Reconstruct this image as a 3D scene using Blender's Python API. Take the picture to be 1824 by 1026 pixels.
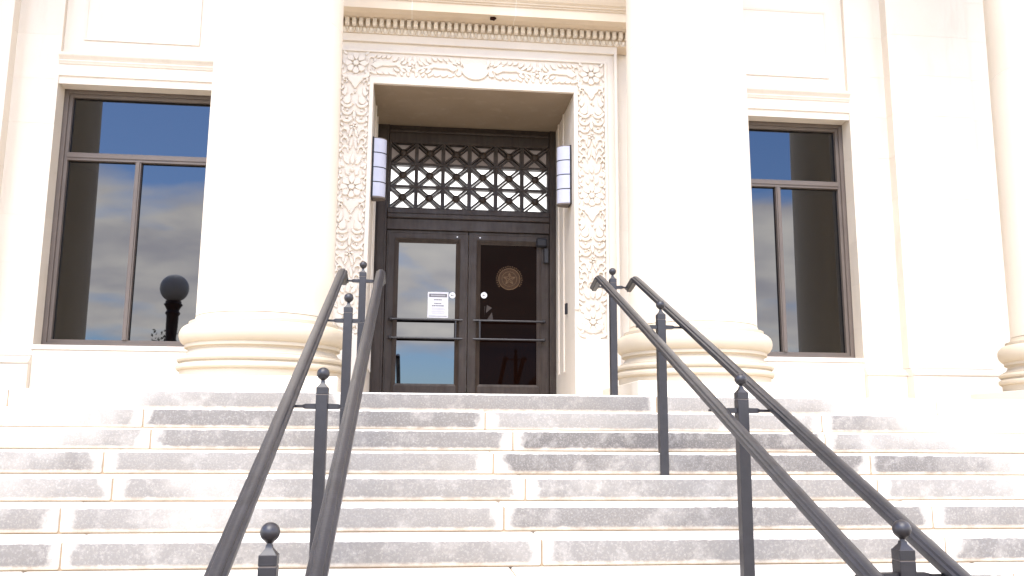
import bpy, bmesh, math, random
from mathutils import Vector, Matrix
R = math.radians
random.seed(7)
scene = bpy.context.scene
for o in list(bpy.data.objects): bpy.data.objects.remove(o)
C = scene.collection

# ------------------------------------------------------------------ camera
CAM = dict(f=1580.77, pitch=0.1666, yaw=0.10925, roll=0.00639, loc=(-0.6609, -7.4604, -0.3597))
cd = bpy.data.cameras.new('camera'); cam = bpy.data.objects.new('camera', cd); C.objects.link(cam)
cd.sensor_width = 36; cd.lens = CAM['f'] / 1824 * 36; cd.clip_start = .05; cd.clip_end = 2000
_p, _y, _r = CAM['pitch'], CAM['yaw'], CAM['roll']
fw = Vector((math.sin(_y)*math.cos(_p), math.cos(_y)*math.cos(_p), math.sin(_p)))
rt = Vector((math.cos(_y), -math.sin(_y), 0)); up = rt.cross(fw)
rt2 = rt*math.cos(_r) + up*math.sin(_r); up2 = -rt*math.sin(_r) + up*math.cos(_r)
m = Matrix((rt2, up2, -fw)).transposed().to_4x4(); m.translation = Vector(CAM['loc'])
cam.matrix_world = m
scene.camera = cam

# ------------------------------------------------------------------ world, sun, exposure
SUN_EL, SUN_AZ = 56, 197          # azimuth of the sun measured from +Y towards +X (it stands in front of the facade, a little left)
scene.view_settings.view_transform = 'Standard'; scene.view_settings.look = 'None'
scene.view_settings.gamma = 1; scene.view_settings.use_curve_mapping = False
scene.view_settings.exposure = 1.78
w = bpy.data.worlds.new('World'); scene.world = w; w.use_nodes = True
nt = w.node_tree; N = nt.nodes; L = nt.links; N.clear()
def nd(t, **k):
    n = N.new(t)
    for a, b in k.items():
        if a.startswith('_'): setattr(n, a[1:], b)
        else: n.inputs[a].default_value = b
    return n
out = N.new('ShaderNodeOutputWorld'); bg = N.new('ShaderNodeBackground'); bg.inputs['Strength'].default_value = .15
sky = N.new('ShaderNodeTexSky'); sky.sky_type = 'NISHITA'; sky.sun_disc = False
sky.sun_elevation = R(SUN_EL); sky.sun_rotation = R(SUN_AZ); sky.air_density = 1.0; sky.dust_density = .6
tc = N.new('ShaderNodeTexCoord'); sep = N.new('ShaderNodeSeparateXYZ'); L.new(tc.outputs['Generated'], sep.inputs[0])
add = nd('ShaderNodeMath', _operation='ADD'); L.new(sep.outputs[2], add.inputs[0]); add.inputs[1].default_value = .28
dv = N.new('ShaderNodeVectorMath'); dv.operation = 'DIVIDE'; L.new(tc.outputs['Generated'], dv.inputs[0])
cmb = N.new('ShaderNodeCombineXYZ')
for k in range(3): L.new(add.outputs[0], cmb.inputs[k])
L.new(cmb.outputs[0], dv.inputs[1])
mp = N.new('ShaderNodeMapping'); mp.inputs['Location'].default_value = (3.1, 1.4, 0); mp.inputs['Scale'].default_value = (1.0, 1.25, .35)
L.new(dv.outputs[0], mp.inputs[0])
nz = nd('ShaderNodeTexNoise', Scale=2.1, Detail=7, Roughness=.52, Distortion=.35); L.new(mp.outputs[0], nz.inputs[0])
cr = N.new('ShaderNodeValToRGB'); eb = N.new('ShaderNodeValToRGB'); L.new(sep.outputs[2], eb.inputs[0])      # broken cloud deck over blue gaps
els = eb.color_ramp.elements
for p_, c_ in ((0., .38), (.075, .42), (.115, .66), (.23, .66), (.275, .42), (.40, .47)):
    e_ = els.new(p_) if p_ not in (0.,) else els[0]
    e_.position = p_; e_.color = (c_, c_, c_, 1)
els[-1].position = 1.; els[-1].color = (.5, .5, .5, 1)
ad2 = nd('ShaderNodeMath', _operation='ADD'); L.new(nz.outputs[0], ad2.inputs[0]); L.new(eb.outputs[0], ad2.inputs[1])
ad3 = nd('ShaderNodeMath', _operation='SUBTRACT'); L.new(ad2.outputs[0], ad3.inputs[0]); ad3.inputs[1].default_value = .5
L.new(ad3.outputs[0], cr.inputs[0])
tint = N.new('ShaderNodeMix'); tint.data_type = 'RGBA'; tint.blend_type = 'MULTIPLY'; tint.inputs[0].default_value = 1
tint.inputs[7].default_value = (.84, 1.04, 1.36, 1); L.new(sky.outputs[0], tint.inputs[6])
cr.color_ramp.elements[0].position = .44; cr.color_ramp.elements[1].position = .62
nz2 = nd('ShaderNodeTexNoise', Scale=5.0, Detail=5, Roughness=.5); L.new(mp.outputs[0], nz2.inputs[0])
cr2 = N.new('ShaderNodeValToRGB'); L.new(nz2.outputs[0], cr2.inputs[0])
cr2.color_ramp.elements[0].position = .3; cr2.color_ramp.elements[0].color = (7.6, 7.1, 7.3, 1)
cr2.color_ramp.elements[1].position = .75; cr2.color_ramp.elements[1].color = (13.5, 12.2, 10.6, 1)
mx = N.new('ShaderNodeMix'); mx.data_type = 'RGBA'; L.new(cr.outputs[0], mx.inputs[0]); L.new(tint.outputs[2], mx.inputs[6]); L.new(cr2.outputs[0], mx.inputs[7])
L.new(mx.outputs[2], bg.inputs[0]); L.new(bg.outputs[0], out.inputs[0])

sd = bpy.data.lights.new('sun', 'SUN'); sun = bpy.data.objects.new('sun', sd); C.objects.link(sun)
sd.energy = 1.5; sd.angle = R(38); sd.color = (1, .945, .87)
_d = Vector((math.sin(R(SUN_AZ))*math.cos(R(SUN_EL)), math.cos(R(SUN_AZ))*math.cos(R(SUN_EL)), math.sin(R(SUN_EL))))
sun.rotation_euler = _d.to_track_quat('Z', 'Y').to_euler(); sun.location = (0, -20, 30)

# ------------------------------------------------------------------ materials
def newmat(name):
    mt = bpy.data.materials.new(name); mt.use_nodes = True
    t = mt.node_tree; b = t.nodes['Principled BSDF']
    return mt, t, b
def N_(t, ty, ins=None, **at):
    n = t.nodes.new(ty)
    for a, v in at.items(): setattr(n, a, v)
    if ins:
        for a, v in ins.items(): n.inputs[a].default_value = v
    return n
def ramp(t, src, stops):
    n = t.nodes.new('ShaderNodeValToRGB'); e = n.color_ramp.elements
    while len(e) < len(stops): e.new(.5)
    for k, (p, c) in enumerate(stops): e[k].position = p; e[k].color = (c, c, c, 1) if not isinstance(c, tuple) else (*c, 1)
    t.links.new(src, n.inputs[0]); return n.outputs[0]
def mixc(t, fac, a, b, mode='MIX'):
    n = t.nodes.new('ShaderNodeMix'); n.data_type = 'RGBA'; n.blend_type = mode
    for s, v in ((n.inputs[0], fac), (n.inputs[6], a), (n.inputs[7], b)):
        if isinstance(v, bpy.types.NodeSocket): t.links.new(v, s)
        elif isinstance(v, tuple): s.default_value = (*v, 1)
        else: s.default_value = v
    return n.outputs[2]
def mul(t, a, b, op='MULTIPLY'):
    n = t.nodes.new('ShaderNodeMath'); n.operation = op
    for s, v in ((n.inputs[0], a), (n.inputs[1], b)):
        if isinstance(v, bpy.types.NodeSocket): t.links.new(v, s)
        else: s.default_value = v
    return n.outputs[0]
def noise(t, vec, scale, detail=4, rough=.55, dist=0):
    n = N_(t, 'ShaderNodeTexNoise', {'Scale': scale, 'Detail': detail, 'Roughness': rough, 'Distortion': dist})
    t.links.new(vec, n.inputs[0]); return n.outputs[0]
def bump(t, b, h, st, dist=.01):
    n = N_(t, 'ShaderNodeBump', {'Strength': st, 'Distance': dist}); t.links.new(h, n.inputs['Height']); t.links.new(n.outputs[0], b.inputs['Normal'])
def world_pos(t): return N_(t, 'ShaderNodeNewGeometry').outputs['Position']

def limestone(name, c1=(.72, .645, .54), c2=(.69, .61, .505), stain=.25, rnd=.05):
    mt, t, b = newmat(name); p = world_pos(t)
    a = mixc(t, ramp(t, noise(t, p, 1.3, 5), [(.35, 0.), (.7, 1.)]), c1, c2)
    mpn = N_(t, 'ShaderNodeMapping', {'Scale': (3., 3., .5)}); t.links.new(p, mpn.inputs[0])
    a = mixc(t, mul(t, ramp(t, noise(t, mpn.outputs[0], 2.2, 5, .6), [(.55, 0.), (.8, 1.)]), stain), a, (.44, .36, .27))
    a = mixc(t, ramp(t, noise(t, p, 160, 2, .6), [(.3, .12), (.6, 0.)]), a, (.35, .3, .24))
    oi = N_(t, 'ShaderNodeObjectInfo')
    rr = mul(t, mul(t, oi.outputs['Random'], rnd), 1 - rnd / 2, 'ADD')
    cm = N_(t, 'ShaderNodeCombineXYZ'); [t.links.new(rr, cm.inputs[k]) for k in range(3)]
    a = mixc(t, 1.0, a, cm.outputs[0], 'MULTIPLY')
    t.links.new(a, b.inputs['Base Color']); b.inputs['Roughness'].default_value = .85; b.inputs['Specular IOR Level'].default_value = .25
    bump(t, b, noise(t, p, 55, 6, .65), .25, .004)
    return mt
M = {}
M['stone'] = limestone('limestone')
M['stone_warm'] = limestone('warm_limestone', (.64, .53, .395), (.58, .47, .34), .3)
M['column'] = limestone('column_limestone', (.70, .615, .49), (.67, .58, .455), .08)
M['base'] = limestone('shade_tinted_column_base_limestone', (.535, .45, .33), (.49, .41, .30), .2)  # darker tan paints in the shading under the base mouldings
M['carved'] = limestone('carved_limestone', (.70, .625, .525), (.67, .59, .49), .12)

def step_mat():
    mt, t, b = newmat('weathered_step_stone'); p = world_pos(t)
    g = N_(t, 'ShaderNodeTexCoord').outputs['Generated']; sp = N_(t, 'ShaderNodeSeparateXYZ'); t.links.new(g, sp.inputs[0])
    base = mixc(t, ramp(t, noise(t, p, 2, 5), [(.35, 0.), (.7, 1.)]), (.70, .645, .56), (.63, .57, .48))
    # lichen-grey soot: patchy, leaves the ends and the lower edge of each stone cleaner
    wob = mul(t, noise(t, p, 5, 4, .6), .10)
    ex = mul(t, mul(t, mul(t, sp.outputs[0], -.5, 'ADD'), 0, 'ADD'), 0, 'ADD')
    ab = N_(t, 'ShaderNodeMath', operation='ABSOLUTE'); t.links.new(ex, ab.inputs[0])
    ends = ramp(t, mul(t, ab.outputs[0], wob, 'ADD'), [(.515, 1.), (.548, .12)])
    low = ramp(t, mul(t, sp.outputs[2], mul(t, noise(t, p, 14, 3, .6), .3), 'ADD'), [(.12, 0.), (.32, 1.)])
    top = ramp(t, mul(t, sp.outputs[2], mul(t, noise(t, p, 18, 3, .6), .12), 'ADD'), [(.97, 1.), (1.06, .1)])
    big = ramp(t, noise(t, p, .9, 4, .6, .3), [(.24, .72), (.40, 1.)])
    med = ramp(t, noise(t, p, 6, 7, .68), [(.28, .72), (.48, 1.)])
    fine = ramp(t, noise(t, p, 75, 5, .75), [(.30, .72), (.50, 1.)])
    f = mul(t, mul(t, mul(t, ends, low), mul(t, top, big)), mul(t, med, fine))
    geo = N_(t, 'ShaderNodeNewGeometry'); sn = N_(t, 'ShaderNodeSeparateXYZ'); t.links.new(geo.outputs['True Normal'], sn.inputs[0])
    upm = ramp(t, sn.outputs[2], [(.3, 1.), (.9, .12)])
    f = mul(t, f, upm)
    # less soot towards both flanks of the flight, where rain washes it
    spp = N_(t, 'ShaderNodeSeparateXYZ'); t.links.new(p, spp.inputs[0])
    xa = N_(t, 'ShaderNodeMath', operation='ABSOLUTE'); t.links.new(mul(t, spp.outputs[0], -.1, 'ADD'), xa.inputs[0])
    fl = mul(t, xa.outputs[0], mul(t, spp.outputs[2], 1.1), 'ADD')
    fl = mul(t, fl, mul(t, noise(t, p, 1.6, 4, .6), 2.2), 'ADD')
    flm = ramp(t, mul(t, fl, .2), [(.70, 1.), (1.0, .22)])
    f = mul(t, f, flm)
    oi = N_(t, 'ShaderNodeObjectInfo')
    f = mul(t, f, ramp(t, oi.outputs['Random'], [(0., .76), (1., 1.0)]))
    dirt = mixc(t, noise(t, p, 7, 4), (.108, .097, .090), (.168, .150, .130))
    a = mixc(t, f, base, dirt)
    # ochre run-off close to the bed joint
    a = mixc(t, mul(t, ramp(t, sp.outputs[2], [(.0, .5), (.2, 0.)]), upm), a, (.56, .42, .27))
    a = mixc(t, ramp(t, noise(t, p, 210, 2, .6), [(.28, .45), (.42, 0.)]), a, (.22, .19, .17))
    t.links.new(a, b.inputs['Base Color']); b.inputs['Roughness'].default_value = .88; b.inputs['Specular IOR Level'].default_value = .2
    bump(t, b, mul(t, noise(t, p, 90, 6, .7), noise(t, p, 12, 3), 'ADD'), .5, .004)
    return mt
M['step'] = step_mat()
def flat(name, col, rough=.8, var=.15, scale=8, metal=0, spec=.3, bmp=.15, bscale=60):
    mt, t, b = newmat(name); p = world_pos(t)
    c2 = tuple(x*(1-var) for x in col)
    t.links.new(mixc(t, ramp(t, noise(t, p, scale, 5), [(.35, 0.), (.65, 1.)]), col, c2), b.inputs['Base Color'])
    b.inputs['Roughness'].default_value = rough; b.inputs['Metallic'].default_value = metal; b.inputs['Specular IOR Level'].default_value = spec
    if bmp: bump(t, b, noise(t, p, bscale, 4), bmp, .002)
    return mt
M['mortar'] = flat('tan_mortar', (.34, .25, .16), .95)
M['whitemortar'] = flat('fresh_white_mortar', (.80, .76, .68), .9)
M['soffit'] = limestone('shade_toned_soffit_limestone', (.275, .21, .145), (.235, .175, .115), .3)  # same limestone, with the shade of the door recess put into its colour
M['iron'] = flat('dark_painted_iron', (.0185, .0150, .0165), .42, .3, 20, 0, .5, .25, 90)
M['rail'] = flat('worn_handrail_iron', (.0225, .0218, .0250), .30, .35, 12, 0, .5, .3, 70)
M['winframe'] = flat('bronze_anodised_frame', (.140, .110, .090), .5, .12, 4, 0, .4, .05)
def bronze():
    mt, t, b = newmat('aged_dark_bronze'); p = world_pos(t)
    mpn = N_(t, 'ShaderNodeMapping', {'Scale': (6., 6., 1.)}); t.links.new(p, mpn.inputs[0])
    a = mixc(t, ramp(t, noise(t, mpn.outputs[0], 3, 6, .65), [(.35, 0.), (.65, 1.)]), (.029, .0185, .0130), (.048, .033, .0245))
    a = mixc(t, ramp(t, noise(t, p, 6, 6, .7), [(.55, 0.), (.75, .55)]), a, (.050, .045, .031))
    t.links.new(a, b.inputs['Base Color']); b.inputs['Metallic'].default_value = .0
    t.links.new(ramp(t, noise(t, p, 8, 5), [(.3, .42), (.7, .62)]), b.inputs['Roughness']); b.inputs['Specular IOR Level'].default_value = .3
    bump(t, b, noise(t, p, 40, 5, .6), .3, .003); return mt
M['bronze'] = bronze()
def glass(name, ior, wav=.02, col=(.0016, .0006, .0004)):
    mt, t, b = newmat(name); p = world_pos(t)
    b.inputs['Base Color'].default_value = (*col, 1); b.inputs['Roughness'].default_value = .015
    b.inputs['IOR'].default_value = ior; b.inputs['Specular Tint'].default_value = (.86, .92, 1, 1)
    bump(t, b, noise(t, p, 1.1, 2, .4), wav, .02); return mt
M['glass'] = glass('reflective_tinted_glass', 1.72)
M['glass_door'] = glass('reflective_door_glass', 1.82)
M['glass_dark'] = glass('dark_door_glass', 1.08, .02, (.006, .0022, .0014))
M['opal'] = flat('white_opal_glass', (.45, .45, .52), .35, .06, 6, 0, .5, 0)
M['black'] = flat('black_metal', (.018, .016, .018), .5, .2)
M['paper'] = flat('white_paper', (.78, .76, .77), .8, .05, 20, 0, .3, 0)
M['ink'] = flat('grey_print_ink', (.14, .13, .14), .8, .1, 20, 0, .2, 0)
M['inklight'] = flat('light_print_ink', (.42, .41, .42), .8, .1, 20, 0, .2, 0)
M['sticker'] = flat('white_vinyl', (.82, .81, .80), .5, .03, 20, 0, .3, 0)
M['gold'] = flat('faded_gold_paint', (.055, .027, .011), .7, .35, 60, 0, .2, 0)
M['goldline'] = flat('pale_gold_paint', (.15, .088, .045), .7, .4, 60, 0, .2, 0)
M['nest'] = flat('dark_mud', (.035, .014, .010), .95, .3, 40, 0, .1, .6, 60)
M['plaza'] = flat('pale_concrete_paving', (.24, .19, .13), .9, .15, 1.2)
M['leaf'] = flat('dark_green_leaf', (.045, .07, .02), .6, .4, 3, 0, .3, 0)
M['bark'] = flat('brown_bark', (.12, .08, .055), .9, .4, 9)
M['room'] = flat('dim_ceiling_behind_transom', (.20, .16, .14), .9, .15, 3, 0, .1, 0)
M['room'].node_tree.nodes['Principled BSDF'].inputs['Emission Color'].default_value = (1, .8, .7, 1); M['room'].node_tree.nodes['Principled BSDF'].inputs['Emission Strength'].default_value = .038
mt, t, b = newmat('bright_lobby_seen_through_transom'); b.inputs['Base Color'].default_value = (.7, .69, .68, 1)
b.inputs['Emission Color'].default_value = (1, .985, .97, 1); b.inputs['Emission Strength'].default_value = .75; M['lobby'] = mt

# ------------------------------------------------------------------ helpers
def tag(o, label=None, cat=None, group=None, kind=None):
    for k, v in (('label', label), ('category', cat), ('group', group), ('kind', kind)):
        if v: o[k] = v
    return o
def empty(name, loc, label=None, cat=None, group=None, kind=None):
    o = bpy.data.objects.new(name, None); C.objects.link(o); o.location = loc; o.empty_display_size = .2
    return tag(o, label, cat, group, kind)
def link(name, me, parent=None, loc=None, rot=None):
    o = bpy.data.objects.new(name, me); C.objects.link(o)
    if parent is not None:
        o.parent = parent
        if loc is None: o.location = tuple(-c for c in WORLD(parent))
        else: o.location = Vector(loc) - Vector(WORLD(parent))
    elif loc is not None: o.location = loc
    if rot is not None: o.rotation_euler = rot
    return o
def WORLD(o):
    v = Vector(o.location)
    while o.parent is not None: o = o.parent; v += Vector(o.location)
    return v
def mesh(bm, name, mat, smooth=None):
    bmesh.ops.recalc_face_normals(bm, faces=bm.faces[:])
    me = bpy.data.meshes.new(name); bm.to_mesh(me); bm.free()
    me.materials.append(M[mat] if isinstance(mat, str) else mat)
    if smooth:
        me.polygons.foreach_set('use_smooth', [True]*len(me.polygons)); me.set_sharp_from_angle(angle=R(smooth))
    return me
def put(name, bm, mat, parent=None, smooth=None): return link(name, mesh(bm, name, mat, smooth), parent)
def box(bm, x0, x1, y0, y1, z0, z1, bev=0, seg=1):
    r = bmesh.ops.create_cube(bm, size=1)
    for v in r['verts']:
        v.co = Vector(((x0+x1)/2+v.co.x*(x1-x0), (y0+y1)/2+v.co.y*(y1-y0), (z0+z1)/2+v.co.z*(z1-z0)))
    if bev:
        es = list({e for v in r['verts'] for e in v.link_edges})
        bmesh.ops.bevel(bm, geom=es, offset=bev, segments=seg, affect='EDGES', profile=.5)
    return bm
def B(*a, **k): return box(bmesh.new(), *a, **k)
def lathe(bm, prof, cx=0, cy=0, seg=32, a0=0, a1=360, cap=True):
    full = abs(a1-a0) >= 360; n = seg if full else seg+1; rings = []
    for r, z in prof:
        rings.append([bm.verts.new((cx+r*math.cos(R(a0+(a1-a0)*i/seg)), cy+r*math.sin(R(a0+(a1-a0)*i/seg)), z)) for i in range(n)])
    for a, b_ in zip(rings, rings[1:]):
        for i in range(seg):
            j = (i+1) % n; bm.faces.new((a[i], a[j], b_[j], b_[i]))
    if cap:
        for rg in (rings[0], rings[-1]):
            try: bm.faces.new(rg)
            except ValueError: pass
    if not full:
        for k in range(len(rings)-1): pass
    return bm
def sweep(bm, path, section, upv=Vector((0, 0, 1)), scale=None):
    path = [Vector(p) for p in path]; rings = []
    for i, p in enumerate(path):
        d = (path[min(i+1, len(path)-1)] - path[max(i-1, 0)]).normalized()
        s = d.cross(upv).normalized(); u = s.cross(d).normalized(); k = scale[i] if scale else 1
        rings.append([bm.verts.new(p + s*a*k + u*c*k) for a, c in section])
    n = len(section)
    for a, c in zip(rings, rings[1:]):
        for i in range(n): bm.faces.new((a[i], a[(i+1) % n], c[(i+1) % n], c[i]))
    bm.faces.new(rings[0]); bm.faces.new(rings[-1]); return bm
def extrude_profile(bm, prof, x0, x1):   # profile [(y,z)...] closed, extruded along X
    a = [bm.verts.new((x0, y, z)) for y, z in prof]; c = [bm.verts.new((x1, y, z)) for y, z in prof]; n = len(prof)
    for i in range(n): bm.faces.new((a[i], a[(i+1) % n], c[(i+1) % n], c[i]))
    bm.faces.new(a); bm.faces.new(c); return bm
def ring(bm, x0, x1, z0, z1, w, yo, yi, yb):   # mitred frame: outer edge front at yo, inner edge front at yi, back at yb
    O = [(x0, z0), (x1, z0), (x1, z1), (x0, z1)]; I = [(x0+w, z0+w), (x1-w, z0+w), (x1-w, z1-w), (x0+w, z1-w)]
    vo = [bm.verts.new((x, yo, z)) for x, z in O]; vi = [bm.verts.new((x, yi, z)) for x, z in I]
    vob = [bm.verts.new((x, yb, z)) for x, z in O]; vib = [bm.verts.new((x, yb, z)) for x, z in I]
    for i in range(4):
        j = (i+1) % 4
        bm.faces.new((vo[i], vo[j], vi[j], vi[i])); bm.faces.new((vi[i], vi[j], vib[j], vib[i]))
        bm.faces.new((vob[i], vib[i], vib[j], vob[j])); bm.faces.new((vo[i], vob[i], vob[j], vo[j]))
    return bm
def outline(pts, depth=.03, ch=.008):    # relief piece: outline in x,z extruded towards -Y with a chamfered top
    bm = bmesh.new(); cx = sum(p[0] for p in pts)/len(pts); cz = sum(p[1] for p in pts)/len(pts); n = len(pts)
    def inset(k):
        res = []
        for i in range(n):
            a, p, c = Vector(pts[i-1]), Vector(pts[i]), Vector(pts[(i+1) % n])
            d1 = (p-a).normalized(); d2 = (c-p).normalized(); nn = Vector((-(d1+d2).y, (d1+d2).x))
            nn = nn.normalized() if nn.length > 1e-6 else Vector((0, 0)); res.append(p + nn*k)
        return res
    area = sum(pts[i-1][0]*pts[i][1]-pts[i][0]*pts[i-1][1] for i in range(n))
    if area < 0: pts = pts[::-1]
    q = inset(ch)
    A = [bm.verts.new((x, .0, z)) for x, z in pts]; Bv = [bm.verts.new((x, -depth+ch, z)) for x, z in pts]
    Cv = [bm.verts.new((v.x, -depth, v.y)) for v in q]
    for i in range(n):
        j = (i+1) % n
        bm.faces.new((A[i], A[j], Bv[j], Bv[i])); bm.faces.new((Bv[i], Bv[j], Cv[j], Cv[i]))
    bm.faces.new(Cv); return bm

# ------------------------------------------------------------------ setting: plaza, stairs, landing
H_, T_ = .155, .3785
NST = 12; GZ = -NST*H_
link('plaza', mesh(B(-400, 400, -400, 300, GZ-.5, GZ-.004), 'plaza', 'plaza'))['kind'] = 'structure'
steps = tag(empty('stone_steps', (0, 0, GZ)), 'wide flight of weathered limestone steps rising to the entrance', kind='structure')
XE = 11.5
for i in range(0, NST):
    zt = -i*H_; yf = -i*T_
    if i == 0: js = [-XE, -8.9, -6.35, -3.85, -1.25, 1.41, 3.95, 6.5, 9.0, XE]
    elif i % 2: js = [-XE, -10.5, -7.9, -5.3, -2.69-.01*i % .05, -.09, 2.70, 5.3, 7.95, 10.6, XE]
    else: js = [-XE, -10.3, -7.75, -5.12, -2.53, .09, 2.54, 5.15, 7.8, 10.4, XE]
    for a, c in zip(js, js[1:]):
        g = .0045; dz = random.uniform(-.0015, .0015); dy = random.uniform(-.003, .003)
        yb = yf + T_ + .03 if i else yf + .55
        bm = B(a+g, c-g, yf+dy, yb, zt-H_+.005, zt+dz, bev=.013, seg=3)
        put('step_stone', bm, 'step', steps, 35)
    put('mortar_bed', B(-XE, XE, yf+.012, yf+T_+.02 if i else yf+.5, zt-H_-.002, zt-.012), 'mortar', steps)
landing = put('landing', B(-XE, XE, .545, 5.0, -.5, -.006), 'step'); landing['kind'] = 'structure'

# ------------------------------------------------------------------ building
bld = empty('courthouse', (0, 4, 0), 'pale limestone public building front with bronze doors and tall windows above the steps', 'building')
def blocks(x0, x1, yf, yb, z0=0, z1=8.5, widths=None, mat='stone', course=.566, first=.49):
    zs = [z0]; z = first
    while z < z1-.1:
        if z > z0+.1: zs.append(z)
        z += course
    zs.append(z1); k = 0
    for a, c in zip(zs, zs[1:]):
        n = max(1, round((x1-x0)/1.35)); w_ = (x1-x0)/n; off = (w_/2 if k % 2 and n > 1 else 0); xs = [x0]
        for q in range(n+1):
            x = x0+q*w_-off
            if x0+.2 < x < x1-.2: xs.append(x)
        xs.append(x1)
        for p, q in zip(xs, xs[1:]):
            gx0 = 0 if p == x0 else .0009; gx1 = 0 if q == x1 else .0009
            put('stone_block', B(p+gx0, q-gx1, yf+random.uniform(-.0008, .0008), yb, a+.0009, c-.0009, bev=.0009), mat, bld)
        k += 1
    put('mortar_joint', B(x0+.003, x1-.003, yf+.0022, yb-.01, z0+.003, z1-.003), 'stone', bld)
TOP = 8.5
put('core_wall', B(-12, 12, 4.6, 5.0, -.4, TOP+.1), 'stone_warm', bld)
for s in (-1, 1):
    def X(a, c): return (a, c) if s > 0 else (-c, -a)
    blocks(*X(1.74, 3.17), 3.10, 4.6, .0, TOP)                     # wall beside the portal
    blocks(*X(5.03, 5.55), 3.27, 4.6, .53, TOP)                    # pilaster
    blocks(*X(5.55, 6.70), 3.12, 4.6, .53, TOP)                    # broad pier
    blocks(*X(6.70, 11.8), 3.20, 4.6, .53, TOP)                    # outer wall
    # base course with its moulding
    for a, c, yf in ((3.17, 5.03, 3.27), (5.03, 5.55, 3.19), (5.55, 6.76, 3.04), (6.76, 11.8, 3.12)):
        x0, x1 = X(a, c)
        zt = .60 if a == 3.17 else .43
        put('base_stone', B(x0+.001, x1-.001, yf, 4.6, -.003, zt, bev=.003), 'stone', bld)
        if a > 4:
            bm = extrude_profile(bmesh.new(), [(yf+.005, .432), (yf-.012, .445), (yf-.012, .46), (yf+.015, .475), (yf+.03, .50), (yf+.055, .525), (4.6, .528), (4.6, .432)], x0, x1)
            put('base_moulding', bm, 'stone', bld)
    # window sill, lintel and the panel above
    x0, x1 = X(3.17, 5.03)
    put('window_sill', B(x0-.02, x1+.02, 3.256, 4.6, .602, .660, bev=.006), 'stone', bld)
    yl = 3.262
    prof = [(yl+.07, 3.852), (yl+.02, 3.838), (yl+.02, 3.93), (yl, 3.936), (yl, 4.075), (yl-.012, 4.083), (yl-.02, 4.10), (yl-.03, 4.115),
            (yl-.02, 4.13), (yl-.035, 4.15), (yl-.055, 4.172), (yl-.062, 4.185), (yl-.062, 4.214), (3.35, 4.222), (3.6, 4.222), (3.6, 3.852)]
    put('lintel', extrude_profile(bmesh.new(), prof, x0+.001, x1-.001), 'stone', bld)
    put('panel_wall', B(x0+.001, x1-.001, 3.333, 4.6, 4.223, TOP), 'stone', bld)
    px0, px1 = X(3.42, 4.80)
    bm = bmesh.new(); ring(bm, px0, px1, 4.43, 5.385, .025, 3.318, 3.326, 3.335)
    put('raised_panel_edge', bm, 'stone', bld)
    # stone reveal
    xr = 5.03*s
    put('window_head', B(x0+.001, x1-.001, 3.58, 4.6, 3.853, 4.22), 'stone_warm', bld)
    # window
    win = empty('window', ((x0+x1)/2, 3.5, .66)); win.parent = bld; win.location = Vector(((x0+x1)/2, 3.5, .66)) - Vector(bld.location)
    win['label'] = 'dark tinted window left of the entrance' if s < 0 else 'dark tinted window right of the entrance'
    bm = bmesh.new(); ring(bm, x0+.004, x1-.004, .662, 3.848, .048, 3.500, 3.500, 3.60); ring(bm, x0+.052, x1-.052, .710, 3.80, .040, 3.528, 3.528, 3.60)
    put('frame', bm, 'winframe', win)
    put('flashing', B(xr-s*.004 if s > 0 else xr, xr if s > 0 else xr-s*.004, 3.49, 3.5, .662, 3.848), 'winframe', win)
    bm = bmesh.new(); box(bm, x0+.092, x1-.092, 3.512, 3.585, 2.952, 3.048); box(bm, x0+.092, x1-.092, 3.500, 3.511, 2.985, 3.030)
    put('transom_bar', bm, 'winframe', win)
    xm = 4.10*s
    bm = bmesh.new(); box(bm, xm-.033, xm+.033, 3.520, 3.585, .752, 2.950); box(bm, xm-.017, xm+.017, 3.506, 3.519, .752, 2.950)
    put('mullion', bm, 'winframe', win)
    ti = [0, .0012, -.0014]
    for k, (a, c, z0, z1) in enumerate(((x0+.08, x1-.08, 3.04, 3.78), (x0+.08, xm-.03, .735, 2.96), (xm+.03, x1-.08, .735, 2.96))):
        bm = B(-(c-a)/2, (c-a)/2, 0, .008, -(z1-z0)/2, (z1-z0)/2)
        p = link('pane', mesh(bm, 'pane', 'glass'), win, ((a+c)/2, 3.572, (z0+z1)/2)); p.rotation_euler = (ti[k], 0, ti[(k+1) % 3])

put('portico_ceiling', B(-12, 12, .28, 4.6, TOP+.52, TOP+.7), 'stone', bld)
put('architrave', B(-12, 12, .38, 1.55, TOP+.501, TOP+.519), 'stone', bld)
put('entablature', B(-12, 12, .40, 1.52, TOP+.701, TOP+1.6, bev=.02), 'stone', bld)
# wall over the portal
blocks(-1.74, 1.74, 3.10, 4.6, 4.98, TOP, first=5.0)
# ---- cornice with dentils and egg-and-dart
cor = empty('cornice', (0, 2.8, 4.5)); cor.parent = bld; cor.location = Vector((0, 2.8, 4.5)) - Vector(bld.location)
XC = 1.98
prof = [(2.885, 4.503), (2.865, 4.503), (2.862, 4.515), (2.862, 4.572), (2.860, 4.578), (2.860, 4.668), (2.80, 4.671), (2.775, 4.690), (2.74, 4.705), (2.715, 4.708),
        (2.70, 4.690), (2.560, 4.683), (2.545, 4.672), (2.532, 4.672), (2.532, 4.782), (2.516, 4.790), (2.516, 4.806), (2.50, 4.812), (2.495, 4.828), (2.47, 4.85),
        (2.45, 4.885), (2.43, 4.93), (2.41, 4.95), (2.41, 4.985), (3.09, 5.0), (3.09, 4.503)]
SEG = [-XC, -.79, .46, XC]
for a, c in zip(SEG, SEG[1:]):
    put('cornice_stone', extrude_profile(bmesh.new(), prof, a+.003, c-.003), 'stone_warm', cor)
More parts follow.
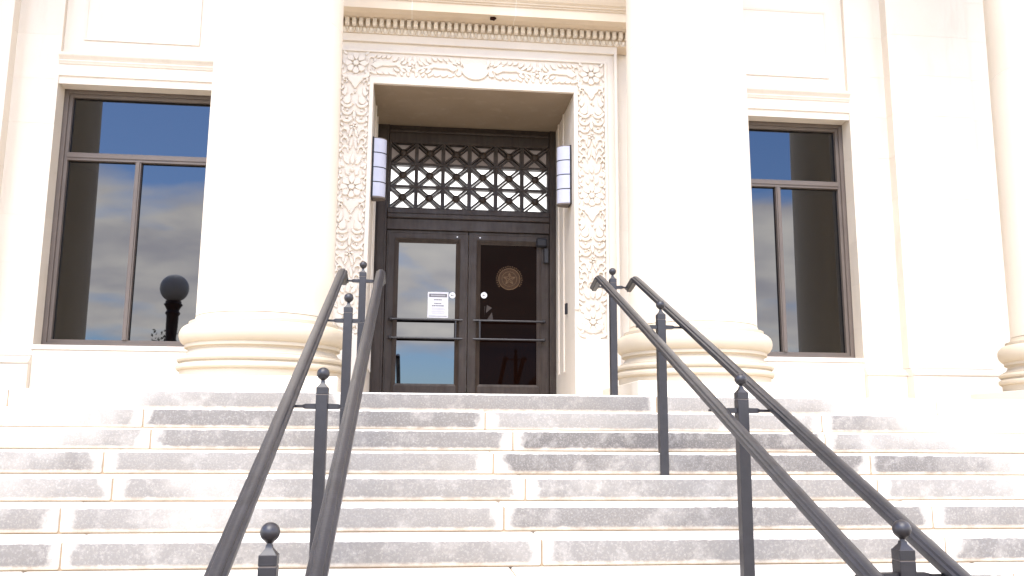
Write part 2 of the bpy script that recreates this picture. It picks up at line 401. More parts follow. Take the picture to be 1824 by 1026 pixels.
for x in SEG[1:-1]:
    put('mortar_line', extrude_profile(bmesh.new(), [(y-.0015 if y < 3 else y, z) for y, z in prof], x-.0028, x+.0028), 'whitemortar', cor)
dent = mesh(B(-.0245, .0245, -.034, .040, -.042, .043, bev=.001), 'dentil', 'stone')
bm = bmesh.new(); lathe(bm, [(.001, -.032), (.014, -.026), (.024, -.012), (.028, .006), (.026, .024), (.020, .030)], 0, 0, 12)
egg = mesh(bm, 'egg', 'stone', 60)
bm = bmesh.new()
for s in (-1, 1):
    sweep(bm, [(.036*s, 0, .03), (.037*s, 0, 0), (.028*s, 0, -.022), (.006*s, 0, -.036)], [(-.004, -.006), (.004, -.006), (.004, .010), (-.004, .010)], Vector((0, -1, 0)))
husk = mesh(bm, 'egg_husk', 'stone')
nD = 47; pit = .0826
for k in range(nD):
    x = (k-(nD-1)/2)*pit
    link('dentil', dent, cor, (x, 2.818, 4.624)); link('egg', egg, cor, (x+pit/2, 2.868, 4.540)); link('egg_husk', husk, cor, (x+pit/2, 2.856, 4.540))
# ---- carved portal surround
sur = empty('door_surround', (0, 2.9, 0)); sur.parent = bld; sur.location = Vector((0, 2.9, 0)) - Vector(bld.location)
sur['label'] = 'white carved limestone frame round the entrance doors'
YS, XI, XO = 2.888, 1.235, 1.782; ZB, ZT = .845, 4.50
for s in (-1, 1):
    def XX(a, c): return (a, c) if s > 0 else (-c, -a)
    a, c = XX(XI, XO-.162); put('jamb_stone', B(*XX(XI, 1.622), YS+.022, 4.6, .003, 3.873, bev=.002), 'carved', sur)
    put('inner_fillet', B(*XX(XI-.001, 1.283), YS-.002, YS+.03, 1.149, 3.955, bev=.004), 'carved', sur)
    put('plinth_block', B(*XX(XI-.002, XO+.004), YS-.004, 3.2, .002, .80, bev=.004), 'carved', sur)
    put('outer_fillet', B(*XX(1.745, XO), YS-.016, 3.2, .80, 4.502, bev=.004), 'carved', sur)
    put('middle_fillet', B(*XX(1.622, 1.655), YS+.0, 3.2, .80, 4.30, bev=.004), 'carved', sur)
    z = B(*XX(1.655, 1.745), YS+.022, 3.2, .80, 4.40); put('cavetto', z, 'carved', sur)
    # reveal: small fillets running down
    xr = XI*s
    for y0, y1 in ((3.62, 3.66), (4.02, 4.05)):
        put('reveal_fillet', B(*((xr-.018, xr-.0005) if s > 0 else (xr+.0005, xr+.018)), y0, y1, .45, 3.872, bev=.003), 'carved', sur)
put('head_stone', B(-1.622, 1.622, YS+.022, 4.6, 3.874, 4.31, bev=.002), 'carved', sur)
put('inner_fillet', B(-1.282, 1.282, YS-.0025, YS+.03, 3.8745, 3.954, bev=.004), 'carved', sur)
put('middle_fillet', B(-1.655, 1.655, YS-.001, 3.2, 4.278, 4.312, bev=.004), 'carved', sur)
put('cavetto', B(-1.745, 1.745, YS+.0225, 3.2, 4.312, 4.405), 'carved', sur)
put('outer_fillet', B(-1.7835, 1.7835, YS-.0165, 3.2, 4.406, 4.5025, bev=.004), 'carved', sur)
# relief pieces
def arc(cx, cz, r, a0, a1, n): return [(cx+r*math.cos(R(a0+(a1-a0)*i/n)), cz+r*math.sin(R(a0+(a1-a0)*i/n))) for i in range(n+1)]
def crescent(r=.072, w=.030, a0=185, a1=355): return arc(0, 0, r, a0, a1, 9) + arc(0, w*.9, r*.80, a1-6, a0+6, 7)
RD = .024
RM = {}
RM['carved_crescent'] = mesh(outline(crescent(), RD), 'carved_crescent', 'carved')
RM['carved_lobe'] = mesh(outline([(.0, .085), (.03, .05), (.052, .012), (.05, -.03), (.03, -.052), (.004, -.058), (-.022, -.045), (-.036, -.015), (-.03, .02), (-.012, .05)], RD), 'carved_lobe', 'carved')
RM['carved_leaf'] = mesh(outline([(0, .075), (.018, .045), (.027, .01), (.022, -.025), (.008, -.05), (-.008, -.05), (-.022, -.025), (-.027, .01), (-.018, .045)], RD*.9), 'carved_leaf', 'carved')
sc = arc(0, 0, .052, -60, 215, 12) + [(-.030, -.052)] + arc(.004, -.002, .030, 205, -40, 9)
RM['carved_scroll'] = mesh(outline(sc, RD, .006), 'carved_scroll', 'carved')
RM['carved_ball'] = mesh(lathe(bmesh.new(), [(.001, -.030), (.015, -.027), (.024, -.015), (.027, 0), (.024, .015), (.015, .027), (.001, .030)], 0, 0, 10), 'carved_ball', 'carved', 60)
bell = [(-.10, .05), (-.07, .075), (-.035, .058), (0, .08), (.035, .058), (.07, .075), (.10, .05), (.085, 0), (.05, -.03), (.028, -.075), (0, -.105), (-.028, -.075), (-.05, -.03), (-.085, 0)]
RM['carved_bell'] = mesh(outline(bell, RD), 'carved_bell', 'carved')
def rosette(r, n, d=RD):
    bm = bmesh.new()
    for k in range(n):
        a = 2*math.pi*k/n; pts = []
        for u, v in ((.28, 0), (.45, .15), (.75, .27), (.95, .17), (1., 0), (.95, -.17), (.75, -.27), (.45, -.15)):
            x, z = u*r, v*r*1.15*(8/n)**.6; pts.append((x*math.cos(a)-z*math.sin(a), x*math.sin(a)+z*math.cos(a)))
        o = outline(pts, d*(1 if k % 2 else .8), .007); tmp = bpy.data.meshes.new('t'); o.to_mesh(tmp); o.free(); bm.from_mesh(tmp); bpy.data.meshes.remove(tmp)
    o = outline(arc(0, 0, r*.27, 0, 324, 9), d*1.15, .010); tmp = bpy.data.meshes.new('t'); o.to_mesh(tmp); o.free(); bm.from_mesh(tmp); bpy.data.meshes.remove(tmp)
    return bm
RM['carved_rosette'] = mesh(rosette(.135, 8), 'carved_rosette', 'carved')
RM['carved_flower'] = mesh(rosette(.045, 5, .03), 'carved_flower', 'carved')
body = [(-.19, -.01), (-.15, .035), (-.09, .055), (-.02, .045), (.05, .03), (.12, .045), (.165, .02), (.19, -.02), (.185, -.06), (.165, -.065), (.155, -.03), (.11, -.008), (.03, -.015), (-.06, -.015), (-.13, -.05)]
RM['carved_acanthus'] = mesh(outline(body, RD), 'carved_acanthus', 'carved')
RM['carved_shell'] = mesh(outline(arc(0, 0, .155, 190, 350, 12) + [(.13, .02), (.16, .10), (.10, .075), (.05, .12), (0, .085), (-.05, .12), (-.10, .075), (-.16, .10), (-.13, .02)], RD), 'carved_shell', 'carved')
YB = YS+.022
def rel(n, x, z, rot=0, sx=1, sz=1, fx=1):
    o = link(n, RM[n], sur, (x, YB, z)); o.rotation_euler = (0, -R(rot), 0); o.scale = (sx*fx, random.uniform(.78, 1.22), sz); return o
def motif(xc, z0, kk=1.0, stop=9):
    rel('carved_rosette', xc, z0)
    rel('carved_bell', xc, z0-.225)
    for s in (-1, 1):
        rel('carved_leaf', xc+s*.122, z0-.165, s*-62, 1, .95); rel('carved_scroll', xc+s*.125, z0-.24, 0, .6, .6, s)
    if stop < 1: return
    rel('carved_ball', xc, z0-.365, 0, .6, .8)
    for s in (-1, 1):
        rel('carved_leaf', xc+s*.115, z0-.37, s*8, 1, 1.1)
        rel('carved_lobe', xc+s*.080, z0-.475, s*22, 1.05, 1.0, s)
        for k, dz in enumerate((.56, .655, .75)):
            rel('carved_crescent', xc+s*.085, z0-dz+.055, s*(6*k), 1, 1)
            rel('carved_ball', xc+s*.085, z0-dz+.052, 0, .55, .55)
    rel('carved_leaf', xc, z0-.66, 180, .8, .9)
    rel('carved_flower', xc, z0-.80)
    for s in (-1, 1):
        for k, dz in enumerate((.88, .99, 1.10)):
            rel('carved_scroll', xc+s*(.105-.006*k), z0-dz, s*-12, 1.05-.1*k, 1, s)
        rel('carved_leaf', xc+s*.035, z0-.90, s*18, .7, 1); rel('carved_leaf', xc+s*.03, z0-1.04, s*10, .7, 1.1)
        rel('carved_leaf', xc+s*.070, z0-1.24, s*-34, 1, 1.0); rel('carved_leaf', xc+s*.13, z0-1.29, s*-58, .9, .8)
        rel('carved_leaf', xc+s*.055, z0-1.385, s*-20, .9, .7)
    rel('carved_leaf', xc, z0-1.22, 0, 1.1, 1.2); rel('carved_ball', xc, z0-1.345)
PER = 1.56
random.seed(21)
for s in (-1, 1):
    for k in range(46):
        z_ = 1.16+k*.066; e_ = .140+.010*(k % 3)
        for q in (-1, 1): rel('carved_leaf', s*1.453+q*e_, z_, q*(-30 if k % 2 else 25)+random.uniform(-12, 12), .55, .5)
        if k % 2: rel('carved_ball', s*1.453+random.uniform(-.05, .05), z_, 0, .4, .4)
for s in (-1, 1):
    xc = 1.453*s
    motif(xc, 4.125); motif(xc, 4.125-PER); motif(xc, 4.125-2*PER, stop=0)
    rel('carved_crescent', xc-s*.0, .965, 0, 1.9, 1.4); rel('carved_crescent', xc-s*.12, .99, 0, 1.2, 1.2)
zc = 4.112
for s in (-1, 1):
    for k in range(4):
        rel('carved_leaf', s*(.16+.05*k), zc+.10-.012*k, s*(-20-18*k), .8, .7)
        rel('carved_leaf', s*(.29+.07*k), zc+.105, s*(-60), .7, .6); rel('carved_leaf', s*(.30+.085*k), zc-.095, s*75, .7, .7)
        rel('carved_leaf', s*(1.06+.06*k), zc+.11, s*60, .7, .6); rel('carved_leaf', s*(1.02+.07*k), zc-.10, s*-75, .7, .7)
    for k in range(3):
        rel('carved_leaf', s*(.58+.07*k), zc-.055, s*(60-10*k), .8, .7); rel('carved_leaf', s*(.96-.07*k), zc-.055, s*(-60+10*k), .8, .7)
        rel('carved_leaf', s*(.60+.07*k), zc+.045, s*(-60+10*k), .8, .7); rel('carved_leaf', s*(.94-.07*k), zc+.045, s*(60-10*k), .8, .7)
    for q in (0, 1, 2, 3):
        for z_ in (4.125, 4.125-PER, 4.125-2*PER):
            if z_ > 3 or q < 9: rel('carved_leaf', s*1.453+(-.13, .13, .13, -.13)[q], z_+(.13, .13, -.12, -.12)[q], (45, -45, -135, 135)[q], .7, .55)
rel('carved_shell', .0, zc, 0, 1.1, .85); rel('carved_flower', 0, zc+.01, 0, 1.5, 1.5)
for s in (-1, 1):
    rel('carved_scroll', s*.20, zc+.075, 0, .9, .8, s); rel('carved_scroll', s*.205, zc-.05, 180, .8, .8, -s)
    rel('carved_acanthus', s*.40, zc+.005, 0, 1, 1, s); rel('carved_acanthus', s*1.08, zc+.005, 0, 1, 1, -s)
    for k in range(3):
        rel('carved_leaf', s*(.57+.085*k)-s*.0, zc+.085, s*(-48+12*k), .85, .75)
        rel('carved_leaf', s*(.98-.085*k), zc+.085, s*(48-12*k), .85, .75)
        rel('carved_leaf', s*(.56+.08*k), zc-.10, s*(35-10*k), .75, .55); rel('carved_leaf', s*(.98-.08*k), zc-.10, s*(-35+10*k), .75, .55)
        rel('carved_leaf', s*(.60+.05*k), zc+.0-.012*k, s*(70+8*k), .7, .75); rel('carved_leaf', s*(.93-.05*k), zc-.012*k, -s*(70+8*k), .7, .75)
    rel('carved_flower', s*.768, zc+.0, 0, 1.4, 1.4); rel('carved_scroll', s*1.27, zc+.07, 0, .9, .9, -s); rel('carved_scroll', s*1.27, zc-.06, 180, .8, .8, s)

# ---- bronze door frame, transom grille and two door leaves
YD = 4.30; DX = .035
dfr = empty('door_frame', (0, YD, 0)); dfr.parent = bld; dfr.location = Vector((0, YD, 0)) - Vector(bld.location)
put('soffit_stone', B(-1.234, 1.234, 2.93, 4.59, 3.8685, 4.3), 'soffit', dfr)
for sx, w0 in ((-1, DX-1.105), (1, DX+1.105)):
    a, c = (w0-.004, -1.233) if sx < 0 else (w0+.004, 1.233)
    x0, x1 = min(a, c), max(a, c)
    put('frame_post', B(x0, x1, YD, YD+.22, .0, 3.868, bev=.004), 'bronze', dfr)
    put('frame_bead', B(x0+.03, x1-.03, YD-.014, YD-.001, .0, 3.80, bev=.004), 'bronze', dfr)
x0, x1 = DX-1.105, DX+1.105
put('header', B(x0, x1, YD-.006, YD+.22, 2.395, 2.545, bev=.006), 'bronze', dfr)
put('header_moulding', B(x0, x1, YD-.035, YD+.2, 2.548, 2.615, bev=.010), 'bronze', dfr)
put('transom_sill', B(x0, x1, YD-.012, YD+.2, 2.618, 2.690, bev=.006), 'bronze', dfr)
put('top_rail', B(x0, x1, YD+.025, YD+.22, 3.640, 3.868, bev=.004), 'bronze', dfr)
put('top_moulding', B(x0, x1, YD-.03, YD-.002, 3.76, 3.80, bev=.01), 'bronze', dfr)
gr = empty('transom_grille', (0, YD, 2.69)); gr.parent = bld; gr.location = Vector((0, YD, 2.69)) - Vector(bld.location)
gx0, gx1, gz0, gz1 = x0+.012, x1-.012, 2.693, 3.637; cw = (gx1-gx0)/6; ch = (gz1-gz0)/3
g0, g1 = YD+.035, YD+.135
for k in range(1, 6):
    x = gx0+k*cw
    bm = B(x-.026, x-.008, g0, g1, gz0, gz1); box(bm, x+.008, x+.026, g0, g1, gz0, gz1); box(bm, x-.0079, x+.0079, g0+.012, g1, gz0, gz1)
    put('upright_bar', bm, 'bronze', gr)
for x in (gx0, gx1): put('upright_bar', B(x-.012, x+.02, g0-.002, g1, gz0, gz1), 'bronze', gr)
for k in range(0, 4):
    z = gz0+k*ch; put('cross_bar', B(gx0+.02, gx1-.02, g0-.006, g1-.003, z-.017, z+.017, bev=.003), 'bronze', gr)
Ld = math.hypot(cw, ch)-.05; ang = math.atan2(ch, cw)
bars = []
for sg in (-1, 1):
    bm = bmesh.new()
    for off in (-.0185, .0185):
        box(bm, -Ld/2, Ld/2, g0+.003+.0015*sg, g1-.006+.001*sg, off-.0095, off+.0095)
    bmesh.ops.transform(bm, matrix=Matrix.Translation((0, -YD, 0)), verts=bm.verts)
    bars.append(mesh(bm, 'diagonal_bar', 'bronze'))
bm = bmesh.new(); lathe(bm, [(.052, 0), (.052, .02), (.040, .040), (.022, .050), (.002, .052)], 0, 0, 12)
bmesh.ops.rotate(bm, verts=bm.verts, matrix=Matrix.Rotation(R(90), 3, 'X'))
boss = mesh(bm, 'boss', 'bronze', 40)
for i in range(6):
    for j in range(3):
        x, z = gx0+(i+.5)*cw, gz0+(j+.5)*ch
        for sg in (-1, 1):
            o = link('diagonal_bar', bars[(sg+1)//2], gr, (x, YD, z)); o.rotation_euler = (0, -sg*ang, 0)
        link('boss', boss, gr, (x, g0+.012, z))
zmid = 3.335
put('transom_pane', B(gx0, gx1, 4.47, 4.48, gz0-.03, zmid), 'lobby', gr)
put('transom_pane', B(gx0, gx1, 4.47, 4.48, zmid+.001, gz1+.03), 'room', gr)
leaves = []
for sx in (-1, 1):
    hx = DX+sx*1.10; mx_ = DX+sx*.006; x0, x1 = min(hx, mx_), max(hx, mx_)
    door = empty('door', (hx, YD+.03, 0)); door.parent = bld; door.location = Vector((hx, YD+.03, 0)) - Vector(bld.location)
    door['label'] = 'left bronze door leaf with bright sky reflected in its glass' if sx < 0 else 'right bronze door leaf with dark glass and a faded gold seal'
    leaves.append(door); yd = YD+.028
    bm = bmesh.new(); ring(bm, x0, x1, .012, 2.388, .105, yd, yd, yd+.05); put('leaf_frame', bm, 'bronze', door)
    bm = bmesh.new(); ring(bm, x0+.018, x1-.018, .03, 2.37, .014, yd-.008, yd-.008, yd-.0005); put('edge_bead', bm, 'bronze', door)
    bm = bmesh.new(); ring(bm, x0+.105, x1-.105, .150, 2.283, .028, yd-.014, yd+.004, yd+.045)
    ring(bm, x0+.133, x1-.133, .30, 2.255, .030, yd+.012, yd+.028, yd+.046)
    box(bm, x0+.133, x1-.133, yd+.004, yd+.046, .178, .30, bev=.004); put('glazing_bead', bm, 'bronze', door)
    pa, pc = x0+.150, x1-.150
    p = link('pane', mesh(B(-(pc-pa)/2, (pc-pa)/2, 0, .008, -.975, .975), 'pane', 'glass_door' if sx < 0 else 'glass_dark'), door, ((pa+pc)/2, yd+.034, 1.27))
    p.rotation_euler = (.0015, 0, -.002) if sx < 0 else (0, 0, 0)
    for z in (1.171, .922):
        bm = bmesh.new(); sec = [(.015*math.cos(R(a)), .015*math.sin(R(a))) for a in range(0, 360, 45)]
        xo, xi = hx-sx*.075, mx_+sx*.115-sx*.05
        sweep(bm, [(xo, yd-.075, z), (xi, yd-.075, z)], sec)
        for xx in (xo+(-sx)*.02, xi+sx*.06):
            sweep(bm, [(xx, yd-.075, z), (xx, yd+.006, z)], [(a*.9, b_*.9) for a, b_ in sec])
        lb = bmesh.new(); bmesh.ops.create_uvsphere(bm, u_segments=10, v_segments=6, radius=.026, matrix=Matrix.Translation((xo, yd-.075, z)))
        lb.free(); put('push_bar', bm, 'iron', door, 40)
    xx = mx_+sx*.155
    put('bar_link', B(xx-.011, xx+.011, yd-.083, yd-.067, .925, 1.168, bev=.003), 'iron', door)
    put('screw_head', B(DX+sx*.155-.008, DX+sx*.155+.008, yd-.004, yd, 2.31, 2.326), 'sticker', door)
# right leaf extras
rd = leaves[1]
put('door_closer', B(.955, 1.105, YD-.055, YD+.018, 2.20, 2.325, bev=.02), 'black', rd)
put('closer_shoe', B(1.06, 1.13, YD-.03, YD+.018, 1.98, 2.19, bev=.01), 'iron', rd)
ys = YD+.060
bm = bmesh.new()
def disc(bm, cx, cz, r0, r1, y, n=40, a0=0, a1=360):
    A = arc(cx, cz, r0, a0, a1, n); Bq = arc(cx, cz, r1, a0, a1, n)
    for i in range(n):
        bm.faces.new([bm.verts.new((x, y, z)) for x, z in (A[i], A[i+1], Bq[i+1], Bq[i])])
SX, SZ = .598, 1.762
disc(bm, SX, SZ, .001, .150, ys); put('seal_disc', bm, 'gold', rd)
bm = bmesh.new(); disc(bm, SX, SZ, .098, .103, ys-.001); put('seal_ring', bm, 'goldline', rd)
bm = bmesh.new(); disc(bm, SX, SZ, .142, .150, ys-.001)
put('seal_ring', bm, 'goldline', rd)
bm = bmesh.new()
for k in range(5):
    a = R(90+72*k)
    P5 = [(SX+.088*math.cos(a), SZ+.088*math.sin(a)), (SX+.034*math.cos(a+R(36)), SZ+.034*math.sin(a+R(36))), (SX, SZ), (SX+.034*math.cos(a-R(36)), SZ+.034*math.sin(a-R(36)))]
    for p, q in ((P5[0], P5[1]), (P5[0], P5[3]), (P5[0], P5[2])):
        v = Vector((q[0]-p[0], q[1]-p[1])).normalized()*.0035
        bm.faces.new([bm.verts.new((x, ys-.001, z)) for x, z in ((p[0]-v.y, p[1]+v.x), (q[0]-v.y, q[1]+v.x), (q[0]+v.y, q[1]-v.x), (p[0]+v.y, p[1]-v.x))])
put('seal_star', bm, 'goldline', rd)
bm = bmesh.new()
for k in range(26):                                             # illegible ring lettering
    a = R(-35+250*k/25); r0 = .158+.003*(k % 2)
    for u in (0, 1):
        aa = a+u*R(3.5); q0, q1 = r0, r0+.022
        bm.faces.new([bm.verts.new((SX+r*math.cos(b_), ys-.001, SZ+r*math.sin(b_))) for r, b_ in ((q0, aa-.012), (q0, aa+.012), (q1, aa+.012), (q1, aa-.012))])
put('seal_lettering', bm, 'goldline', rd)
bm = bmesh.new(); yb = ys-.001
for tri in (((.285, 1.29), (.365, 1.36), (.295, 1.40)), ((.30, 1.20), (.385, 1.19), (.365, 1.30)), ((.262, 1.24), (.272, 1.38), (.266, 1.38))):
    bm.faces.new([bm.verts.new((x, yb, z)) for x, z in tri])
put('faded_decal', bm, 'bronze', rd)
# notice and round stickers on the glass
yn = YD+.058
no = empty('paper_notice', (-.363, yn, 1.21), 'white paper notice with grey print taped inside the left door glass', 'notice')
put('sheet', B(-.500, -.226, yn, yn+.002, 1.210, 1.560), 'paper', no)
bm = B(-.482, -.244, yn-.0016, yn-.0006, 1.490, 1.536)
put('header_band', bm, 'ink', no)
bm = bmesh.new()
for a, c, z0, z1 in ((-.462, -.264, 1.502, 1.524),): box(bm, a, c, yn-.0026, yn-.0017, z0, z1)
put('header_text', bm, 'inklight', no)
bm = bmesh.new(); random.seed(3)
for z, a, c, hh in ((1.448, -.418, -.308, .013), (1.398, -.415, -.318, .012), (1.366, -.442, -.285, .014)):
    x = a
    while x < c:
        q = random.uniform(.012, .024); box(bm, x, min(x+q, c), yn-.0016, yn-.0006, z, z+hh); x += q+.004
put('bold_lines', bm, 'ink', no)
bm = bmesh.new()
for z in (1.338, 1.322, 1.300, 1.286, 1.268): box(bm, -.465+random.uniform(0, .03), -.262-random.uniform(0, .03), yn-.0016, yn-.0006, z, z+.004)
box(bm, -.485, -.242, yn-.0016, yn-.0006, 1.228, 1.238)
put('small_print', bm, 'inklight', no)
for cx, cz, lab in ((-.172, 1.519, 'round white sticker beside the paper notice on the left door'), (.255, 1.530, 'round white sticker on the dark glass of the right door')):
    st = empty('round_sticker', (cx, yn, cz), lab, 'sticker', 'round stickers on the door glass')
    bm = bmesh.new(); lathe(bm, [(.042, -.001), (.042, .001)], 0, 0, 20); bmesh.ops.rotate(bm, verts=bm.verts, matrix=Matrix.Rotation(R(90), 3, 'X')); bmesh.ops.translate(bm, verts=bm.verts, vec=(cx, yn-.003, cz))
    put('disc', bm, 'sticker', st)
    bm = bmesh.new(); yy = yn-.0055
    for tri in (((cx-.024, cz), (cx-.006, cz+.013), (cx-.006, cz-.013)), ((cx-.006, cz+.004), (cx-.006, cz-.004), (cx+.020, cz-.004), (cx+.020, cz+.004))):
        bm.faces.new([bm.verts.new((x, yy, z)) for x, z in tri])
    put('arrow', bm, 'ink', st)
# card reader on the right reveal
cr_ = empty('card_reader', (1.235, 3.44, 1.17), 'small black card reader on the right side of the door recess', 'card reader')
put('case', B(1.205, 1.234, 3.40, 3.465, 1.165, 1.305, bev=.006), 'black', cr_)
put('lens', B(1.2035, 1.2049, 3.415, 3.45, 1.26, 1.285), 'iron', cr_)
# nest under the cornice
bm = bmesh.new(); bmesh.ops.create_icosphere(bm, subdivisions=3, radius=.034)
for v in bm.verts: v.co = Vector((v.co.x*1.15, v.co.y, v.co.z*.8)) * (1+.12*math.sin(v.co.x*190)+.1*math.cos(v.co.z*230+v.co.x*90))
me = mesh(bm, 'wasp_nest', 'nest', 60); o = link('wasp_nest', me, None, (.195, 2.64, 4.682)); tag(o, 'small dark mud nest stuck under the cornice above the doors', 'nest')

# ------------------------------------------------------------------ wall sconces
def sconce(s, lab):
    z0, z1 = 2.51, 3.25; xw = 1.233*s; yc = 3.17
    t_ = empty('wall_sconce', (xw, yc, z0), lab, 'wall lamp', 'half round wall lamps in the door recess')
    xa, xb = sorted((xw-s*.001, xw-s*.022)); put('back_plate', B(xa, xb, yc-.100, yc+.100, z0-.012, z1+.012, bev=.004), 'black', t_)
    a0, a1 = (-90, 90) if s < 0 else (90, 270); cx = xw-s*.022; n = 4; hh = (z1-z0)/n
    def half(r, za, zb, sy=1.0):
        bm = bmesh.new(); pts = [(cx+r*1.55*math.cos(R(a0+(a1-a0)*i/14)), yc+r*sy*math.sin(R(a0+(a1-a0)*i/14))) for i in range(15)]
        A = [bm.verts.new((x, y, za)) for x, y in pts]; D = [bm.verts.new((x, y, zb)) for x, y in pts]
        for i in range(14): bm.faces.new((A[i], A[i+1], D[i+1], D[i]))
        bm.faces.new((A[0], D[0], D[-1], A[-1])); bm.faces.new(A); bm.faces.new(D); return bm
    for k in range(n):
        put('diffuser', half(.096, z0+k*hh+.006, z0+(k+1)*hh-.006), 'opal', t_, 40)
        if k: put('band', half(.099, z0+k*hh-.004, z0+k*hh+.004), 'black', t_, 40)
    put('bottom_cap', half(.100, z0-.014, z0+.005), 'winframe', t_, 40); put('top_cap', half(.097, z1-.005, z1+.004), 'winframe', t_, 40)
sconce(-1, 'left of the two white banded wall lamps in the door recess, beside the left doorpost')
sconce(1, 'right of the two white banded wall lamps in the door recess, above the card reader')

# ------------------------------------------------------------------ columns
def column(x, lab):
    yc = .963; c = empty('stone_column', (x, yc, 0), lab, 'column', 'round columns of the portico')
    put('plinth', B(x-.745, x+.745, yc-.745, yc+.745, -.004, .140, bev=.006), 'column', c)
    prof = [(.0, .141), (.725, .141), (.728, .205), (.745, .209), (.757, .222), (.760, .236), (.757, .250), (.742, .263), (.728, .266), (.728, .277),
            (.742, .281), (.752, .292), (.755, .303), (.751, .315), (.738, .326), (.712, .331), (.712, .341), (.690, .352), (.672, .370), (.662, .392), (.672, .404), (.695, .412), (.697, .432)]
    T = [(.665+.085*math.cos(R(a)), .528+.093*math.sin(R(a))) for a in range(-70, 91, 10)]
    prof += T + [(.672, .622), (.672, .650), (.655, .652), (.636, .660), (.624, .676), (.6155, .70), (.0, .701)]
    put('base_moulding', lathe(bmesh.new(), prof, x, yc, 96), 'base', c, 28)
    zs = [.704, 3.55, 6.30, 9.0]
    def rad(z): u = (z-.78)/8.2; return .615-.075*u*u-.012*u
    for a, b_ in zip(zs, zs[1:]):
        n = 14; pr = [(0, a), (rad(a)-.003, a), (rad(a), a+.003)] + [(rad(a+(b_-a)*k/n), a+.006+(b_-a-.012)*k/n) for k in range(1, n)] + [(rad(b_), b_-.006), (rad(b_)-.003, b_-.003), (0, b_-.003)]
        put('drum', lathe(bmesh.new(), pr, x, yc, 96), 'column', c, 28)
    for z in zs[1:-1]: put('mortar_joint', lathe(bmesh.new(), [(0, z-.0035), (rad(z)-.0006, z-.0035), (rad(z)-.0006, z+.0005), (0, z+.0005)], x, yc, 96), 'whitemortar', c)
column(-2.05, 'thick round white column left of the entrance with moulded base')
column(2.05, 'thick round white column right of the entrance with moulded base')
column(6.15, 'round white column cut off by the right edge of the photo')
column(-6.15, 'round white column beyond the left edge, seen only reflected in the left window')

# ------------------------------------------------------------------ hand railings
POSTS = [(.451, 0.0, 1.156), (-1.1215, -4*H_, 1.230), (-2.694, -8*H_, 1.205), (-4.266, -12*H_, 1.178)]
def rail_z(y): return .4135*y+.953
SECT0 = [(-.019, -.034), (.019, -.034), (.022, -.018), (.030, -.014), (.039, -.008), (.041, .003), (.038, .012), (.029, .016), (.024, .023), (.012, .028), (-.012, .028), (-.024, .023), (-.029, .016), (-.038, .012), (-.041, .003), (-.039, -.008), (-.030, -.014), (-.022, -.018)]
SECT = [(-.021, -.036), (.021, -.036), (.023, -.020), (.031, -.018), (.033, -.012), (.041, -.010), (.042, .006), (.040, .012), (.026, .015), (.022, .024), (.010, .0275), (-.010, .0275), (-.022, .024), (-.026, .015), (-.040, .012), (-.042, .006), (-.041, -.010), (-.033, -.012), (-.031, -.018), (-.023, -.020)]
SECT = [(a*.9, b_*.92) for a, b_ in SECT]
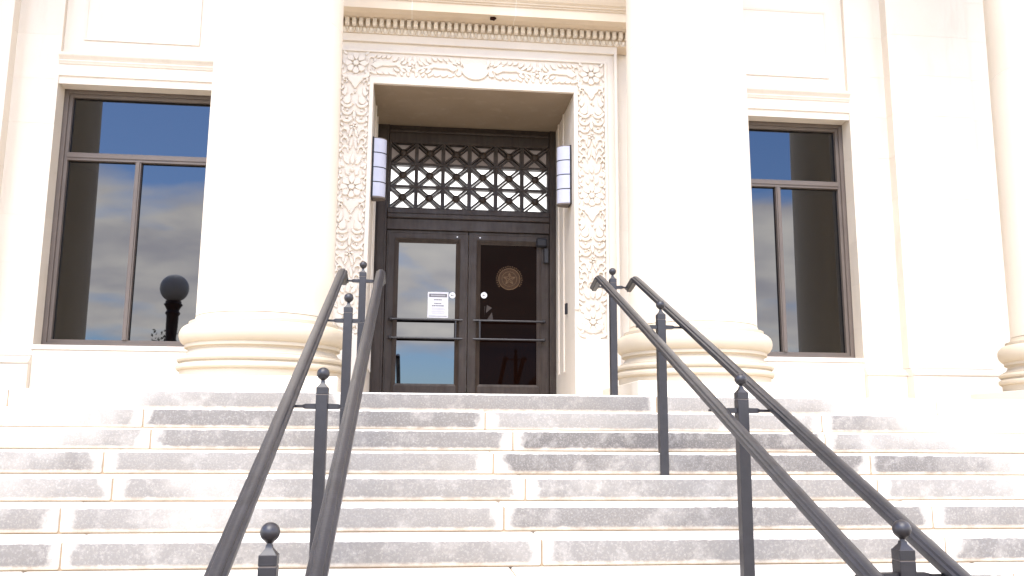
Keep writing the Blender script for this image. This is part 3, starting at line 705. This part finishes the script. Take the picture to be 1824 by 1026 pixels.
def railing(xr, lab):
    g = empty('hand_railing', (xr, -2, GZ), lab, 'railing', 'iron hand railings on the steps')
    for k, (y, zb, hgt) in enumerate(POSTS):
        zb = [0, -4*H_, -8*H_, -12*H_][k]; zc = zb+hgt if k else 1.156
        zc = [1.156, .6134, -.0355, -.6843][k]; zt = zc-.072; hw = .0305
        p = link('post', mesh(B(xr-hw, xr+hw, y-hw, y+hw, zb-.01, zt-.040, bev=.002), 'post', 'iron'), g)
        put('collar', B(xr-hw+.002, xr+hw-.002, y-hw+.002, y+hw-.002, zt-.0401, zt-.0365), 'winframe', g)
        put('post_head', B(xr-hw, xr+hw, y-hw, y+hw, zt-.0364, zt, bev=.002), 'iron', g)
        bm = bmesh.new(); q = hw-.004
        prof = [(q, 0), (q*.86, .006), (q*.45, .020), (.0105, .030), (.0095, .036), (.013, .041), (.018, .045)]
        rings = []
        for r_, z_ in prof[:4]: rings.append([bm.verts.new((xr+a*r_, y+b_*r_, zt+z_)) for a, b_ in ((-1, -1), (1, -1), (1, 1), (-1, 1))])
        for a, b_ in zip(rings, rings[1:]):
            for i in range(4): bm.faces.new((a[i], a[(i+1) % 4], b_[(i+1) % 4], b_[i]))
        lathe(bm, [(.011, zt+.028), (.0095, zt+.036), (.014, zt+.040), (.019, zt+.045)], xr, y, 16)
        put('cap', bm, 'winframe' if False else 'iron', g, 40)
        bm = bmesh.new(); bmesh.ops.create_uvsphere(bm, u_segments=28, v_segments=18, radius=.0335, matrix=Matrix.Translation((xr, y, zc)))
        put('ball_finial', bm, 'iron', g, 80)
        # bracket through the post
        zk = [1.008, .447, -.207, -.852][k]
        for s in (-1, 1):
            bm = bmesh.new(); pts = [(xr+s*.028, y, zk), (xr+s*.085, y, zk), (xr+s*.10, y, zk), (xr+s*.185, y, zk)]
            S1 = [(-.016, -.014), (.016, -.014), (.016, .010), (-.016, .010)]
            rings = []
            for (px, py, pz), (ww, hh) in zip(pts, ((.017, .014), (.017, .013), (.014, .007), (.014, .006))):
                rings.append([bm.verts.new((px, py+a*ww, pz+b_*hh)) for a, b_ in ((-1, -1), (1, -1), (1, 1), (-1, 1))])
            for a, b_ in zip(rings, rings[1:]):
                for i in range(4): bm.faces.new((a[i], a[(i+1) % 4], b_[(i+1) % 4], b_[i]))
            bm.faces.new(rings[0]); bm.faces.new(rings[-1]); put('bracket', bm, 'iron', g)
            if k: put('bracket_foot', B(xr+s*.165-.012, xr+s*.165+.012, y-.012, y+.012, zk+.004, rail_z(y)-.018), 'iron', g)
    for s in (-1, 1):
        x = xr+s*.165; ye = .27; pts = []
        y = -4.62
        pts.append((x, -4.80, rail_z(-4.62)-.005)); pts.append((x, -4.70, rail_z(-4.62)-.008))
        while y < ye-.05: pts.append((x, y, rail_z(y))); y += .3
        zt = rail_z(ye)
        pts += [(x, ye-.04, zt-.018), (x, ye-.012, zt-.008), (x, ye+.02, zt-.010), (x, ye+.05, zt-.016), (x, ye+.12, zt-.032), (x, ye+.20, zt-.050), (x, ye+.24, zt-.056)]
        put('handrail', sweep(bmesh.new(), pts, SECT), 'rail', g, 22)
railing(-1.135, 'left dark iron double hand railing with ball topped posts on the steps')
railing(1.140, 'right dark iron double hand railing with ball topped posts on the steps')

# ------------------------------------------------------------------ behind the camera, seen in the glass
lp = empty('street_lamp', (-7.17, -10, GZ), 'globe street lamp on a fluted post, reflected in the left window', 'street lamp')
bm = bmesh.new()
fl = [(.30, GZ), (.30, GZ+.12), (.22, GZ+.2), (.20, GZ+.6), (.145, GZ+.75), (.11, GZ+1.0), (.125, 1.2), (.135, 2.3), (.150, 2.55), (.150, 2.85), (.19, 2.92), (.15, 3.0), (.20, 3.1), (.24, 3.16), (.2, 3.2), (.2, 3.25)]
lathe(bm, fl, -7.17, -10, 20); put('pole', bm, 'black', lp, 40)
bm = bmesh.new(); bmesh.ops.create_uvsphere(bm, u_segments=32, v_segments=20, radius=.37, matrix=Matrix.Translation((-7.17, -10, 3.60)))
mg = flat('backlit_grey_globe_glass', (.40, .40, .40), .4, .1, 3, 0, .4, 0); M['globe'] = mg  # white globe; its backlit darkness is put into the grey
put('globe', bm, 'globe', lp, 80)
tr = empty('small_tree', (-8.0, -14, GZ), 'small leafy tree behind the street lamp, reflected in the left window', 'tree')
bm = bmesh.new(); random.seed(11)
def limb(p0, p1, r0, r1): sweep(bm, [p0, ((p0[0]+p1[0])/2+.03, (p0[1]+p1[1])/2, (p0[2]+p1[2])/2), p1], [(math.cos(a*math.pi/3), math.sin(a*math.pi/3)) for a in range(6)], Vector((0, 1, .1)), [r0, (r0+r1)/2, r1])
limb((-8.0, -14, GZ), (-7.95, -14, .9), .11, .06)
tips = []
for k in range(12):
    a = random.uniform(0, 6.28); q = (-7.95+.75*math.cos(a)*random.random(), -14+.7*math.sin(a), random.uniform(1.1, 2.6)); limb((-7.95, -14, random.uniform(.2, .9)), q, .03, .008); tips.append(q)
put('trunk', bm, 'bark', tr)
bm = bmesh.new()
for k in range(2600):
    a, b_ = random.uniform(0, 6.28), random.gauss(0, .42); rr = random.random()**.4
    if k % 3: q = random.choice(tips); p = Vector(q)+Vector([random.gauss(0, .17) for _ in range(3)])
    else: p = Vector((-7.95+.85*rr*math.cos(a), -14+.8*rr*math.sin(a), 1.75+.9*b_))
    if p.z > 3.0: continue
    u = Vector([random.gauss(0, 1) for _ in range(3)]).normalized()*.06; v = u.cross(Vector([random.gauss(0, 1) for _ in range(3)])).normalized()*.035
    bm.faces.new([bm.verts.new(p+u), bm.verts.new(p+v), bm.verts.new(p-u), bm.verts.new(p-v)])
put('crown', bm, 'leaf', tr)
